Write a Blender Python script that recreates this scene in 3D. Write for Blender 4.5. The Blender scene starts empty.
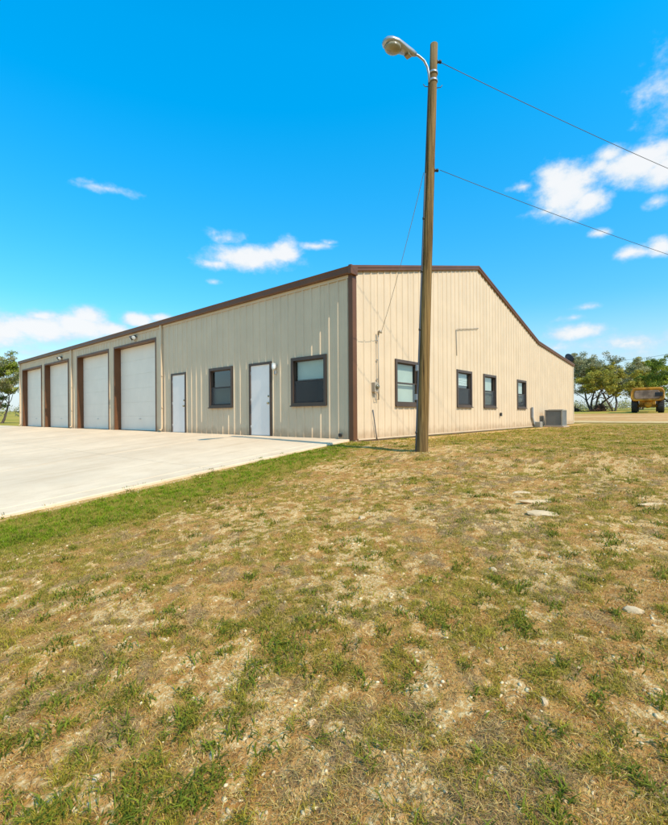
import bpy, bmesh, math, random
import numpy as np
from mathutils import Vector, Matrix

R_ = math.radians
scene = bpy.context.scene
col = scene.collection

# ------------------------------------------------------------------ camera
# world frame: X runs along the gable wall away from its near corner, Y along the
# garage-door front away from the same corner, Z up from the floor slab.
CAM = Vector((-8.4293, -6.6466, 0.5923))
YAW = R_(40.726)
cam_data = bpy.data.cameras.new('camera')
cam = bpy.data.objects.new('camera', cam_data)
col.objects.link(cam)
cam.matrix_world = (Matrix.Translation(CAM) @ Matrix.Rotation(YAW - math.pi/2, 4, 'Z')
                    @ Matrix.Rotation(math.pi/2, 4, 'X') @ Matrix.Rotation(-0.0066, 4, 'Z'))
cam_data.sensor_fit = 'HORIZONTAL'
cam_data.sensor_width = 36.0
cam_data.lens = 440.54/668*36.0
cam_data.shift_y = 0.0037
cam_data.clip_start = 0.05
cam_data.clip_end = 6000
scene.camera = cam

# ------------------------------------------------------------------ sun, sky, exposure
SUN_EL = R_(47.0)
SUN_OFF = R_(4.2)                       # how far the sun stands in front of the garage-door front
sun_h = Vector((-math.sin(SUN_OFF), -math.cos(SUN_OFF), 0))
sun_dir = (sun_h*math.cos(SUN_EL) + Vector((0, 0, math.sin(SUN_EL)))).normalized()
sd = bpy.data.lights.new('sun', 'SUN')
sd.energy = 2.85
sd.angle = R_(0.53)
sd.color = (1.0, 0.92, 0.78)
sun = bpy.data.objects.new('sun', sd)
sun.rotation_euler = (-sun_dir).to_track_quat('-Z', 'Y').to_euler()
sun.location = (0, -20, 30)
col.objects.link(sun)
scene.view_settings.view_transform = 'Standard'
scene.view_settings.look = 'None'
scene.view_settings.gamma = 1.0
scene.view_settings.use_curve_mapping = False
scene.view_settings.exposure = 0.66
scene.cycles.max_bounces = 6
scene.cycles.diffuse_bounces = 4
scene.cycles.glossy_bounces = 3
scene.cycles.transparent_max_bounces = 12
scene.cycles.use_adaptive_sampling = True

FW = Vector((math.cos(YAW), math.sin(YAW), 0))
RT = Vector((math.sin(YAW), -math.cos(YAW), 0))
def bearing(px, py):
    """direction in the world of a point of the sky, from its bearing in the photograph"""
    dx, dy = px - 334, py - 414.97
    xx = dx - 0.0066*dy; yy = 0.0066*dx + dy
    return (FW + RT*(xx/440.5) + Vector((0, 0, -yy/440.5))).normalized()

world = bpy.data.worlds.new('World')
scene.world = world
world.use_nodes = True
wt = world.node_tree
for n in list(wt.nodes): wt.nodes.remove(n)
def N(tree, typ, **kw):
    n = tree.nodes.new(typ)
    for k, v in kw.items(): setattr(n, k, v)
    return n
def L(tree, a, b): tree.links.new(a, b)
def MATH(tree, op, a, b=None, c=None, clamp=False):
    n = N(tree, 'ShaderNodeMath', operation=op); n.use_clamp = clamp
    for i, v in enumerate((a, b, c)):
        if v is None: continue
        if isinstance(v, (int, float)): n.inputs[i].default_value = v
        else: L(tree, v, n.inputs[i])
    return n.outputs[0]
def MIX(tree, fac, a, b, blend='MIX'):
    n = N(tree, 'ShaderNodeMix', data_type='RGBA', blend_type=blend)
    for sock, v in ((n.inputs[0], fac), (n.inputs[6], a), (n.inputs[7], b)):
        if isinstance(v, (int, float)): sock.default_value = v
        elif isinstance(v, (tuple, list)): sock.default_value = (v[0], v[1], v[2], 1)
        else: L(tree, v, sock)
    return n.outputs[2]
def RANGE(tree, v, a, b, c=0.0, d=1.0, smooth=True):
    n = N(tree, 'ShaderNodeMapRange', interpolation_type='SMOOTHSTEP' if smooth else 'LINEAR')
    L(tree, v, n.inputs[0])
    for i, x in enumerate((a, b, c, d)): n.inputs[i+1].default_value = x
    return n.outputs[0]

sky = N(wt, 'ShaderNodeTexSky', sky_type='NISHITA')
sky.sun_disc = False
sky.sun_elevation = SUN_EL
sky.sun_rotation = math.atan2(sun_dir.x, sun_dir.y)
sky.air_density = 1.0; sky.dust_density = 0.4; sky.ozone_density = 2.5
hs = N(wt, 'ShaderNodeHueSaturation')
hs.inputs['Hue'].default_value = 0.483
hs.inputs['Saturation'].default_value = 1.46
hs.inputs['Value'].default_value = 1.5
L(wt, sky.outputs[0], hs.inputs['Color'])
gw = N(wt, 'ShaderNodeTexCoord').outputs['Generated']
# fair-weather cumulus: (bearing px, py, half width, half height, weight)
CLOUDS = [(250,258,46,12,1.0),(284,252,17,12,1.0),(316,246,26,4,.62),(330,243,12,3,.5),(228,238,24,8,.5),(212,233,12,5,.42),(217,264,20,6,.7),(213,282,9,3,.42),
          (103,188,28,4,.45),(86,181,12,4,.42),
          (38,328,46,13,1.0),(5,331,36,15,.95),(78,326,32,12,.95),(90,316,18,9,.9),(112,329,26,8,.85),(136,320,18,8,.9),(160,318,14,5,.7),(40,316,24,7,.7),(60,354,90,5,.36),
          (568,190,30,21,1.0),(556,181,20,14,.95),(588,201,20,12,.9),(522,187,18,4,.55),(548,211,24,5,.6),
          (640,163,40,14,1.0),(610,155,18,7,.7),(600,166,14,8,.7),(664,168,26,12,.9),
          (660,84,22,36,.34),(640,64,18,7,.28),(668,118,18,18,.36),
          (634,252,20,6,.75),(662,247,16,8,.85),(600,233,10,4,.6),(655,202,11,5,.6),
          (575,332,30,8,.85),(572,318,14,4,.5),(556,348,40,7,.45),(630,343,60,10,.5),(585,307,14,3,.42),(612,356,60,8,.45)]
rc = random.Random(5)
for k in range(26):                                    # the same clouds go on round the rest of the sky
    az = YAW + R_(rc.uniform(48, 312)); el = R_(rc.uniform(7, 34))
    CLOUDS.append(('az', az, el, rc.uniform(26, 70), rc.uniform(8, 20), rc.uniform(.6, 1.0)))
cur = None
for c in CLOUDS:
    if c[0] == 'az':
        d = Vector((math.cos(c[1])*math.cos(c[2]), math.sin(c[1])*math.cos(c[2]), math.sin(c[2]))); hw, hh, w = c[3:]
    else:
        d = bearing(c[0], c[1]); hw, hh, w = c[2:]
        foc = 440.5*math.sqrt(1 + ((c[0]-334)/440.5)**2)
        hw = hw*440.5/foc; hh = hh
    mp = N(wt, 'ShaderNodeMapping', vector_type='TEXTURE')
    mp.inputs['Location'].default_value = d
    mp.inputs['Rotation'].default_value = (0, -math.asin(d.z), math.atan2(d.y, d.x)) if False else (0, 0, math.atan2(d.y, d.x))
    s = 1.0/440.5
    mp.inputs['Scale'].default_value = (0.35, hw*s*1.36, hh*s*1.32)
    L(wt, gw, mp.inputs['Vector'])
    ln = N(wt, 'ShaderNodeVectorMath', operation='LENGTH'); L(wt, mp.outputs[0], ln.inputs[0])
    v = MATH(wt, 'MULTIPLY_ADD', ln.outputs['Value'], -w, w)
    cur = v if cur is None else MATH(wt, 'MAXIMUM', cur, v)
cur = MATH(wt, 'MAXIMUM', cur, -0.6)
st = N(wt, 'ShaderNodeVectorMath', operation='MULTIPLY'); st.inputs[1].default_value = (1, 1, 1.5); L(wt, gw, st.inputs[0])
nz = N(wt, 'ShaderNodeTexNoise'); L(wt, st.outputs[0], nz.inputs['Vector'])
nz.inputs['Scale'].default_value = 19; nz.inputs['Detail'].default_value = 9; nz.inputs['Roughness'].default_value = 0.62
nz2 = N(wt, 'ShaderNodeTexNoise'); L(wt, st.outputs[0], nz2.inputs['Vector'])
nz2.inputs['Scale'].default_value = 34; nz2.inputs['Detail'].default_value = 6
den = MATH(wt, 'ADD', cur, MATH(wt, 'MULTIPLY_ADD', nz.outputs[0], 1.15, -0.575))
alpha = RANGE(wt, den, 0.10, 0.66)
body = RANGE(wt, MATH(wt, 'ADD', den, MATH(wt, 'MULTIPLY_ADD', nz2.outputs[0], .6, -.3)), 0.2, 0.75)
ccol = MIX(wt, body, (2.5, 3.3, 3.9), (4.0, 4.05, 4.1))
# the deep blue overhead and the paler rim of the sky lie closer together than in clear-air Nishita
sep = N(wt, 'ShaderNodeSeparateXYZ'); L(wt, gw, sep.inputs[0])
fz = RANGE(wt, sep.outputs[2], 0.0, 0.64, 0.44, 1.0, smooth=False)
skyc = MIX(wt, 1.0, hs.outputs[0], fz, 'MULTIPLY')
skyc = MIX(wt, RANGE(wt, sep.outputs[2], 0.0, 0.24, 0.85, 0.0), skyc, (2.9, 3.5, 3.9))      # pale haze low down
cs = MIX(wt, MATH(wt, 'MULTIPLY', alpha, 0.96), skyc, ccol)
bg = N(wt, 'ShaderNodeBackground'); bg.inputs['Strength'].default_value = 0.15
L(wt, cs, bg.inputs['Color'])
out = N(wt, 'ShaderNodeOutputWorld'); L(wt, bg.outputs[0], out.inputs['Surface'])
world.cycles.sampling_method = 'MANUAL'
world.cycles.sample_map_resolution = 512

# ------------------------------------------------------------------ helpers
rnd = random.Random(11)
rng = np.random.default_rng(7)

def tag(o, label=None, cat=None, group=None, kind=None):
    for k, v in (('label', label), ('category', cat), ('group', group), ('kind', kind)):
        if v: o[k] = v
    return o
def empty(name, loc=(0, 0, 0)):
    o = bpy.data.objects.new(name, None); o.location = loc; o.empty_display_size = 0.2
    col.objects.link(o); return o

class MB:
    """collects vertices and faces; build() links them as one mesh object"""
    def __init__(s): s.v = []; s.f = []; s.sm = []
    def face(s, pts, smooth=False):
        b = len(s.v); s.v += [tuple(p) for p in pts]; s.f.append(tuple(range(b, b+len(pts)))); s.sm.append(smooth)
    def box(s, a, b, bev=0.0):
        x0, y0, z0 = (min(a[i], b[i]) for i in range(3)); x1, y1, z1 = (max(a[i], b[i]) for i in range(3))
        if bev <= 0:
            k = len(s.v)
            s.v += [(x0,y0,z0),(x1,y0,z0),(x1,y1,z0),(x0,y1,z0),(x0,y0,z1),(x1,y0,z1),(x1,y1,z1),(x0,y1,z1)]
            for f in ((0,3,2,1),(4,5,6,7),(0,1,5,4),(1,2,6,5),(2,3,7,6),(3,0,4,7)):
                s.f.append(tuple(k+i for i in f)); s.sm.append(False)
            return
        bm = bmesh.new(); bmesh.ops.create_cube(bm, size=1)
        for v in bm.verts:
            v.co = Vector(((x0+x1)/2 + v.co.x*(x1-x0), (y0+y1)/2 + v.co.y*(y1-y0), (z0+z1)/2 + v.co.z*(z1-z0)))
        bmesh.ops.bevel(bm, geom=bm.edges[:], offset=bev, segments=2, affect='EDGES', profile=0.6)
        s.add(bm); bm.free()
    def add(s, bm, smooth=False):
        bm.verts.ensure_lookup_table(); k = len(s.v)
        s.v += [tuple(v.co) for v in bm.verts]; bm.verts.index_update()
        for f in bm.faces: s.f.append(tuple(k+v.index for v in f.verts)); s.sm.append(smooth)
    def tube(s, pts, rad, n=8, caps=True, smooth=True):
        pts = [Vector(p) for p in pts]; m = len(pts)
        if not hasattr(rad, '__len__'): rad = [rad]*m
        k = len(s.v); up = None
        for i, p in enumerate(pts):
            t = (pts[min(i+1, m-1)] - pts[max(i-1, 0)]).normalized()
            if up is None:
                up = Vector((0, 0, 1)) if abs(t.z) < .9 else Vector((1, 0, 0))
            x = (up - t*up.dot(t)).normalized(); y = t.cross(x); up = x
            for j in range(n):
                a = 2*math.pi*j/n; s.v.append(tuple(p + (x*math.cos(a) + y*math.sin(a))*rad[i]))
        for i in range(m-1):
            for j in range(n):
                j2 = (j+1) % n
                s.f.append((k+i*n+j, k+i*n+j2, k+(i+1)*n+j2, k+(i+1)*n+j)); s.sm.append(smooth)
        if caps:
            s.f.append(tuple(k+j for j in range(n))[::-1]); s.sm.append(False)
            s.f.append(tuple(k+(m-1)*n+j for j in range(n))); s.sm.append(False)
    def lathe(s, prof, center, axis=(0, 0, 1), n=24, smooth=True):
        """prof: (radius, height) pairs about an axis"""
        ax = Vector(axis).normalized(); c = Vector(center)
        x = ax.orthogonal().normalized(); y = ax.cross(x); k = len(s.v); m = len(prof)
        for r, h in prof:
            for j in range(n):
                a = 2*math.pi*j/n; s.v.append(tuple(c + ax*h + (x*math.cos(a) + y*math.sin(a))*max(r, 1e-4)))
        for i in range(m-1):
            for j in range(n):
                j2 = (j+1) % n
                s.f.append((k+i*n+j, k+i*n+j2, k+(i+1)*n+j2, k+(i+1)*n+j)); s.sm.append(smooth)
    def prism(s, prof, path, closed=True):
        """sweeps a 2D profile (list of offset functions) - list of rings of points"""
        k = len(s.v); n = len(path[0])
        for ring in path: s.v += [tuple(p) for p in ring]
        for i in range(len(path)-1):
            for j in range(n if closed else n-1):
                j2 = (j+1) % n
                s.f.append((k+i*n+j, k+i*n+j2, k+(i+1)*n+j2, k+(i+1)*n+j)); s.sm.append(False)
        if closed:
            s.f.append(tuple(range(k, k+n))[::-1]); s.f.append(tuple(k+(len(path)-1)*n+j for j in range(n))); s.sm += [False, False]
    def mesh(s, name, mat):
        me = bpy.data.meshes.new(name); me.from_pydata(s.v, [], s.f)
        me.polygons.foreach_set('use_smooth', s.sm)
        if mat: me.materials.append(mat)
        bm = bmesh.new(); bm.from_mesh(me); bmesh.ops.recalc_face_normals(bm, faces=bm.faces[:]) if len(s.f) < 20000 else None
        bm.to_mesh(me); bm.free(); me.update(); return me
    def build(s, name, mat, parent=None, loc=None):
        o = bpy.data.objects.new(name, s.mesh(name, mat)); col.objects.link(o)
        if parent: o.parent = parent
        if loc: o.location = loc
        return o
def share(src, name, parent, loc):
    o = bpy.data.objects.new(name, src.data); col.objects.link(o); o.parent = parent; o.location = loc; return o

# numpy value noise -------------------------------------------------
def _hash(ix, iy, seed):
    h = (ix.astype(np.int64)*374761393 + iy.astype(np.int64)*668265263 + seed*1442695041) & 0xffffffff
    h = ((h ^ (h >> 13))*1274126177) & 0xffffffff
    return ((h ^ (h >> 16)) & 0xffff)/65535.0
def vnoise(x, y, seed=0):
    ix = np.floor(x); iy = np.floor(y); fx = x-ix; fy = y-iy
    fx = fx*fx*(3-2*fx); fy = fy*fy*(3-2*fy)
    a = _hash(ix, iy, seed); b = _hash(ix+1, iy, seed); c = _hash(ix, iy+1, seed); d = _hash(ix+1, iy+1, seed)
    return (a*(1-fx)+b*fx)*(1-fy) + (c*(1-fx)+d*fx)*fy
def fbm(x, y, seed=0, octv=4):
    x = np.asarray(x, float); y = np.asarray(y, float); t = 0; amp = .5; n = 0
    for o in range(octv):
        t = t + amp*vnoise(x+o*17.3, y-o*9.1, seed+o); n += amp; amp *= .5; x = x*2.03; y = y*2.03
    return t/n
def sstep(a, b, x):
    t = np.clip((x-a)/(b-a), 0, 1); return t*t*(3-2*t)

# materials ----------------------------------------------------------
def new_mat(name):
    m = bpy.data.materials.new(name); m.use_nodes = True
    t = m.node_tree; p = t.nodes['Principled BSDF']; return m, t, p
def objco(t, scale=1.0, kind='Object'):
    tc = N(t, 'ShaderNodeTexCoord'); return tc.outputs[kind]
def worldco(t):
    return N(t, 'ShaderNodeNewGeometry').outputs['Position']
def noise(t, vec, scale, detail=4, rough=.55):
    n = N(t, 'ShaderNodeTexNoise'); L(t, vec, n.inputs['Vector'])
    n.inputs['Scale'].default_value = scale; n.inputs['Detail'].default_value = detail; n.inputs['Roughness'].default_value = rough
    return n.outputs[0]
def stretch(t, vec, sc):
    n = N(t, 'ShaderNodeVectorMath', operation='MULTIPLY'); L(t, vec, n.inputs[0]); n.inputs[1].default_value = sc; return n.outputs[0]
def bump(t, p, h, strength=.3, dist=.01):
    b = N(t, 'ShaderNodeBump'); b.inputs['Strength'].default_value = strength; b.inputs['Distance'].default_value = dist
    L(t, h, b.inputs['Height']); L(t, b.outputs[0], p.inputs['Normal'])

def paint(name, c, rough=.45, wear=.12, spec=.4, streak=True, scale=1.0, metal=0.0):
    """painted / coated surface with faint blotches and rain streaks"""
    m, t, p = new_mat(name); w = worldco(t)
    a = noise(t, w, 1.3*scale, 5); b = noise(t, stretch(t, w, (9, 9, .5)), 1.0*scale, 4)
    f = RANGE(t, a, .35, .7); dark = tuple(x*(1-wear) for x in c); lite = tuple(min(1, x*(1+wear*.5)) for x in c)
    k = MIX(t, f, dark, lite)
    if streak: k = MIX(t, MATH(t, 'MULTIPLY', RANGE(t, b, .5, .8), wear*1.2), k, (c[0]*.62, c[1]*.56, c[2]*.5))
    if name == 'tan wall sheet':                          # dried mud splashed on the lowest hand's breadth
        sz_ = N(t, 'ShaderNodeSeparateXYZ'); L(t, w, sz_.inputs[0])
        hgt = MATH(t, 'ADD', sz_.outputs[2], MATH(t, 'MULTIPLY_ADD', noise(t, w, 4.0, 5), -.5, .25))
        k = MIX(t, RANGE(t, hgt, .30, -.02, 0, .55), k, (.36, .22, .11))
    L(t, k, p.inputs['Base Color'])
    p.inputs['Roughness'].default_value = rough; p.inputs['Specular IOR Level'].default_value = spec; p.inputs['Metallic'].default_value = metal
    bump(t, p, noise(t, w, 3.0, 2), .12, .01)
    return m

M = {}
M['wall'] = paint('tan wall sheet', (.69, .515, .325), .42, .05, .35)
M['tan_trim'] = paint('tan trim', (.68, .51, .32), .4, .05, .35)
M['brown'] = paint('brown trim', (.15, .060, .022), .45, .15, .35)
M['bronze'] = paint('dark bronze frame paint', (.085, .054, .036), .4, .15, .35)
M['white_door'] = paint('white door paint', (.91, .79, .68), .4, .05, .4)
M['garage_white'] = paint('off-white door paint', (.91, .765, .60), .45, .04, .35)
M['galv'] = paint('galvanised steel', (.45, .46, .46), .4, .12, .5, metal=.6)
M['alu'] = paint('dull aluminium', (.40, .40, .39), .35, .15, .5, streak=False, metal=.5)
M['black'] = paint('black plastic', (.02, .02, .02), .5, .2, .4, streak=False)
M['rubber'] = paint('dusty tyre rubber', (.05, .041, .032), .85, .5, .2, streak=False)
M['meter'] = paint('dull tan-grey enclosure paint', (.44, .36, .26), .5, .15, .3)
M['grey_box'] = paint('grey enclosure paint', (.33, .33, .31), .5, .15, .4)
M['ac'] = paint('beige grey condenser paint', (.30, .27, .21), .5, .15, .4)
M['ac_dark'] = paint('condenser coil', (.06, .055, .045), .6, .2, .3)
M['cable'] = paint('cable sheath', (.09, .10, .11), .6, .1, .3, streak=False)
M['grey_cable'] = paint('grey cable sheath', (.34, .29, .22), .6, .1, .3, streak=False)
M['yellow'] = paint('faded yellow machine paint', (.60, .27, .025), .6, .5, .3)
M['steel_rust'] = paint('bare weathered steel', (.34, .22, .14), .7, .5, .3)
M['blind'] = paint('white blind', (.74, .74, .69), .6, .04, .2, streak=False)
M['curtain'] = paint('pale lowered blind', (.60, .62, .54), .7, .08, .2, streak=False)
M['room'] = paint('unlit room black', (.05, .05, .05), .9, .1, .1, streak=False)
M['screen'] = paint('insect screen', (.10, .10, .095), .8, .1, .1, streak=False)
M['lens'] = paint('ribbed lamp glass', (.27, .23, .14), .15, .4, .6, streak=False)
M['brass'] = paint('dull brass', (.35, .28, .15), .35, .2, .5, streak=False, metal=.8)

def make_glass():
    m = bpy.data.materials.new('window glass'); m.use_nodes = True; t = m.node_tree
    t.nodes.remove(t.nodes['Principled BSDF'])
    tr = N(t, 'ShaderNodeBsdfTransparent'); tr.inputs[0].default_value = (.80, .86, .82, 1)
    gl = N(t, 'ShaderNodeBsdfGlossy'); gl.inputs['Roughness'].default_value = .015; gl.inputs[0].default_value = (.95, 1, 1, 1)
    fr = N(t, 'ShaderNodeLayerWeight'); fr.inputs[0].default_value = .5
    w = worldco(t); b = N(t, 'ShaderNodeBump'); b.inputs['Strength'].default_value = .03; b.inputs['Distance'].default_value = .02
    L(t, noise(t, w, 2.2, 1), b.inputs['Height']); L(t, b.outputs[0], gl.inputs['Normal'])
    mx = N(t, 'ShaderNodeMixShader'); L(t, MATH(t, 'MULTIPLY_ADD', MATH(t, 'POWER', fr.outputs['Facing'], 3.0), .85, .07, clamp=True), mx.inputs[0])
    L(t, tr.outputs[0], mx.inputs[1]); L(t, gl.outputs[0], mx.inputs[2])
    L(t, mx.outputs[0], t.nodes['Material Output'].inputs[0]); return m
M['glass'] = make_glass()

def make_concrete(name, c, grit=1.0):
    m, t, p = new_mat(name); w = worldco(t)
    a = RANGE(t, noise(t, w, .35, 6, .6), .3, .72); b = RANGE(t, noise(t, w, 2.6, 6, .65), .35, .75); g = noise(t, w, 60, 3)
    k = MIX(t, a, tuple(x*.86 for x in c), tuple(min(1, x*1.06) for x in c))
    k = MIX(t, MATH(t, 'MULTIPLY', b, .32*grit), k, (c[0]*.72, c[1]*.64, c[2]*.54))
    k = MIX(t, MATH(t, 'MULTIPLY', RANGE(t, g, .45, .75), .10), k, (c[0]*.55, c[1]*.5, c[2]*.45))
    sx = RANGE(t, noise(t, stretch(t, w, (.25, 2.2, 1)), 1.2, 5), .52, .75)
    k = MIX(t, MATH(t, 'MULTIPLY', sx, .38), k, (c[0]*.66, c[1]*.58, c[2]*.5))
    L(t, k, p.inputs['Base Color']); p.inputs['Roughness'].default_value = .85; p.inputs['Specular IOR Level'].default_value = .2
    bump(t, p, MATH(t, 'ADD', g, MATH(t, 'MULTIPLY', noise(t, w, 9, 4), .6)), .25, .004); return m
M['concrete'] = make_concrete('broom-finished concrete', (.81, .595, .375))
M['footing'] = make_concrete('footing concrete', (.52, .37, .24), 1.6)
M['stone'] = make_concrete('pale limestone', (.66, .47, .26), 1.8)

def make_wood():
    m, t, p = new_mat('weathered treated pole wood'); w = worldco(t)
    g = noise(t, stretch(t, w, (30, 30, .6)), 1.0, 6, .65); b = noise(t, stretch(t, w, (3, 3, .5)), 1.2, 4)
    k = MIX(t, RANGE(t, g, .3, .7), (.075, .040, .012), (.33, .195, .065))
    k = MIX(t, MATH(t, 'MULTIPLY', RANGE(t, b, .45, .75), .5), k, (.20, .145, .075))
    ck = RANGE(t, noise(t, stretch(t, w, (55, 55, .35)), 1.0, 3), .62, .68)
    k = MIX(t, MATH(t, 'MULTIPLY', ck, .7), k, (.035, .022, .012))
    L(t, k, p.inputs['Base Color']); p.inputs['Roughness'].default_value = .85; p.inputs['Specular IOR Level'].default_value = .15
    bump(t, p, MATH(t, 'SUBTRACT', g, ck), .9, .02); return m
M['wood'] = make_wood()

def attr_mat(name, attr='tint', rough=.7, trans=.25, spec=.15):
    m, t, p = new_mat(name); a = N(t, 'ShaderNodeAttribute', attribute_name=attr)
    L(t, a.outputs['Color'], p.inputs['Base Color']); p.inputs['Roughness'].default_value = rough
    p.inputs['Specular IOR Level'].default_value = spec
    if trans > 0:
        tl = N(t, 'ShaderNodeBsdfTranslucent'); L(t, a.outputs['Color'], tl.inputs[0])
        mx = N(t, 'ShaderNodeMixShader'); mx.inputs[0].default_value = trans
        L(t, p.outputs[0], mx.inputs[1]); L(t, tl.outputs[0], mx.inputs[2]); L(t, mx.outputs[0], t.nodes['Material Output'].inputs[0])
    return m
M['blade'] = attr_mat('grass blades', trans=.3)
M['straw'] = attr_mat('dry straw', trans=.12, rough=.85)
M['leaf'] = attr_mat('tree leaves', trans=.25, rough=.6)
M['pebble'] = attr_mat('limestone chips', trans=0, rough=.9)
def make_bark(name, c):
    m, t, p = new_mat(name); w = worldco(t)
    g = noise(t, stretch(t, w, (6, 6, 1.2)), 1.5, 5, .7)
    L(t, MIX(t, RANGE(t, g, .3, .7), tuple(x*.5 for x in c), tuple(x*1.35 for x in c)), p.inputs['Base Color'])
    p.inputs['Roughness'].default_value = .95; p.inputs['Specular IOR Level'].default_value = .1
    bump(t, p, g, .8, .05); return m
M['bark'] = make_bark('oak bark', (.12, .09, .065))
M['twig'] = make_bark('dead brush', (.16, .085, .05))

# ------------------------------------------------------------------ terrain
LEN = 27.43            # garage-door front
DEP = 22.25            # gable wall
EAVE = 4.17
SLOPE = .09
def lawn_masks(x, y):
    """how green, how bare and how thatched the ground is at a place"""
    x = np.asarray(x, float); y = np.asarray(y, float)
    n1 = fbm(x*.55, y*.55, 3, 4); n3 = fbm(x*9.5, y*9.5, 41, 3)
    edge = -y                                              # metres away from the concrete edge
    wid = .45+.27*np.clip(-x, 0, 9)
    strip = (1-sstep(wid*.55, wid*1.25, edge + (n1-.5)*1.3 + (n3-.5)*.7))*sstep(.3, -1.2, x)
    lush = np.clip(strip*(.8+.4*n3), 0, 1)
    far = sstep(-2.5, 3.0, x)                              # the lawn beside the gable is evener
    patch = sstep(.36, .66, fbm(x*15, y*15, 21, 4)*.66 + fbm(x*2.4, y*2.4, 25, 3)*.34)
    green = np.clip(lush*.97 + (1-lush)*(patch*.50 + .11 + far*.18), 0, 1)
    bare = .95*sstep(.45, .64, fbm(x*17+5, y*18, 61, 4)*.64 + fbm(x*2.1, y*2.1+7, 65, 3)*.36)*(1-lush*.85)*(1-far*.35)
    bare = np.maximum(bare, sstep(.0, 1.0, 1-np.abs(edge-.45)/.5)*sstep(-.4, .6, x)*.8)          # bare strip along the wall foot
    bare = np.maximum(bare, np.exp(-(((x+3.7)/1.2)**2 + ((y+7.0)/.8)**2))*(.3+.9*n3))
    bare = np.maximum(bare, np.exp(-(((x+.9)/.9)**2 + ((y+2.5)/.9)**2))*.55)
    verge = np.exp(-(edge/.13)**2)*sstep(-2.5, -4.5, x)*(.35+.9*fbm(x*3, y*3, 97, 3))      # gravelly edge of the slab
    bare = np.maximum(bare, verge); green = green*(1-.8*np.clip(verge, 0, 1))
    that = .7*sstep(.46, .62, fbm(x*7.5+9, y*7.5+3, 81, 4)*.6 + fbm(x*1.7, y*1.7+17, 85, 3)*.4)*(1-lush)
    return green, bare, that
def ground_z(x, y):
    x = np.asarray(x, float); y = np.asarray(y, float)
    s = np.where(x < 0, SLOPE*x, 0.0)
    s = np.where(x < -16, SLOPE*-16 + (x+16)*.02, s)
    s = s - .045*(1-sstep(24, 30, x)) - .035*sstep(-.6, 1.0, x)*(1-sstep(20, 26, x))
    qx = np.clip(x-25, 0, 29)*.027 + np.clip(x-54, 0, 500)*.011
    qy = np.clip(y-60, 0, 500)*.013
    s = s + np.maximum(qx, qy)
    lawn = sstep(.0, -.5, y)
    rough = (fbm(x*.8, y*.8, 5, 3)-.5)*.10 + (fbm(x*4, y*4, 9, 3)-.5)*.035
    hillock = (fbm(x*.03, y*.03, 15, 3)-.5)*1.2*sstep(40, 130, np.hypot(x, y))
    return s + rough*lawn*sstep(26, 18, np.hypot(x+5, y+4)) + hillock
def axis(segs):
    a = []
    for lo, hi, st in segs: a += list(np.arange(lo, hi-1e-6, st))
    a.append(segs[-1][1]); return np.array(a)
gx = axis([(-420, -60, 30), (-60, -18, 3), (-18, -9, .6), (-9, -2, .03), (-2, 6, .14), (6, 26, .6), (26, 80, 2), (80, 200, 8), (200, 620, 30)])
gy = axis([(-420, -60, 30), (-60, -20, 3), (-20, -9, .7), (-9, .2, .03), (.2, 6, .8), (6, 40, 3), (40, 120, 4), (120, 620, 25)])
GX, GY = np.meshgrid(gx, gy, indexing='ij')
GZ = ground_z(GX, GY)
def grid_mesh(name, X, Y, Z):
    nx, ny = X.shape; me = bpy.data.meshes.new(name)
    co = np.stack([X, Y, Z], -1).reshape(-1, 3).astype(np.float32)
    i = np.arange((nx-1)*(ny-1)); a = (i//(ny-1))*ny + i % (ny-1)
    q = np.stack([a, a+ny, a+ny+1, a+1], -1).astype(np.int32)
    raw_mesh(me, co, q); return me
def raw_mesh(me, co, q):
    k = q.shape[1]
    me.vertices.add(len(co)); me.vertices.foreach_set('co', np.ascontiguousarray(co, np.float32).ravel())
    me.loops.add(q.size); me.loops.foreach_set('vertex_index', np.ascontiguousarray(q, np.int32).ravel())
    me.polygons.add(len(q)); me.polygons.foreach_set('loop_start', np.arange(0, q.size, k, dtype=np.int32))
    me.update(calc_edges=True)
def tint(me, c, name='tint'):
    a = me.color_attributes.new(name, 'FLOAT_COLOR', 'POINT')
    full = np.ones((len(c), 4), np.float32); full[:, :3] = c; a.data.foreach_set('color', full.ravel())
gme = grid_mesh('ground', GX, GY, GZ)
gme.polygons.foreach_set('use_smooth', np.ones(len(gme.polygons), bool))
g_, b_, t_ = lawn_masks(GX.ravel(), GY.ravel())
tint(gme, np.stack([g_, b_, t_], -1), 'cover')
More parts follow.
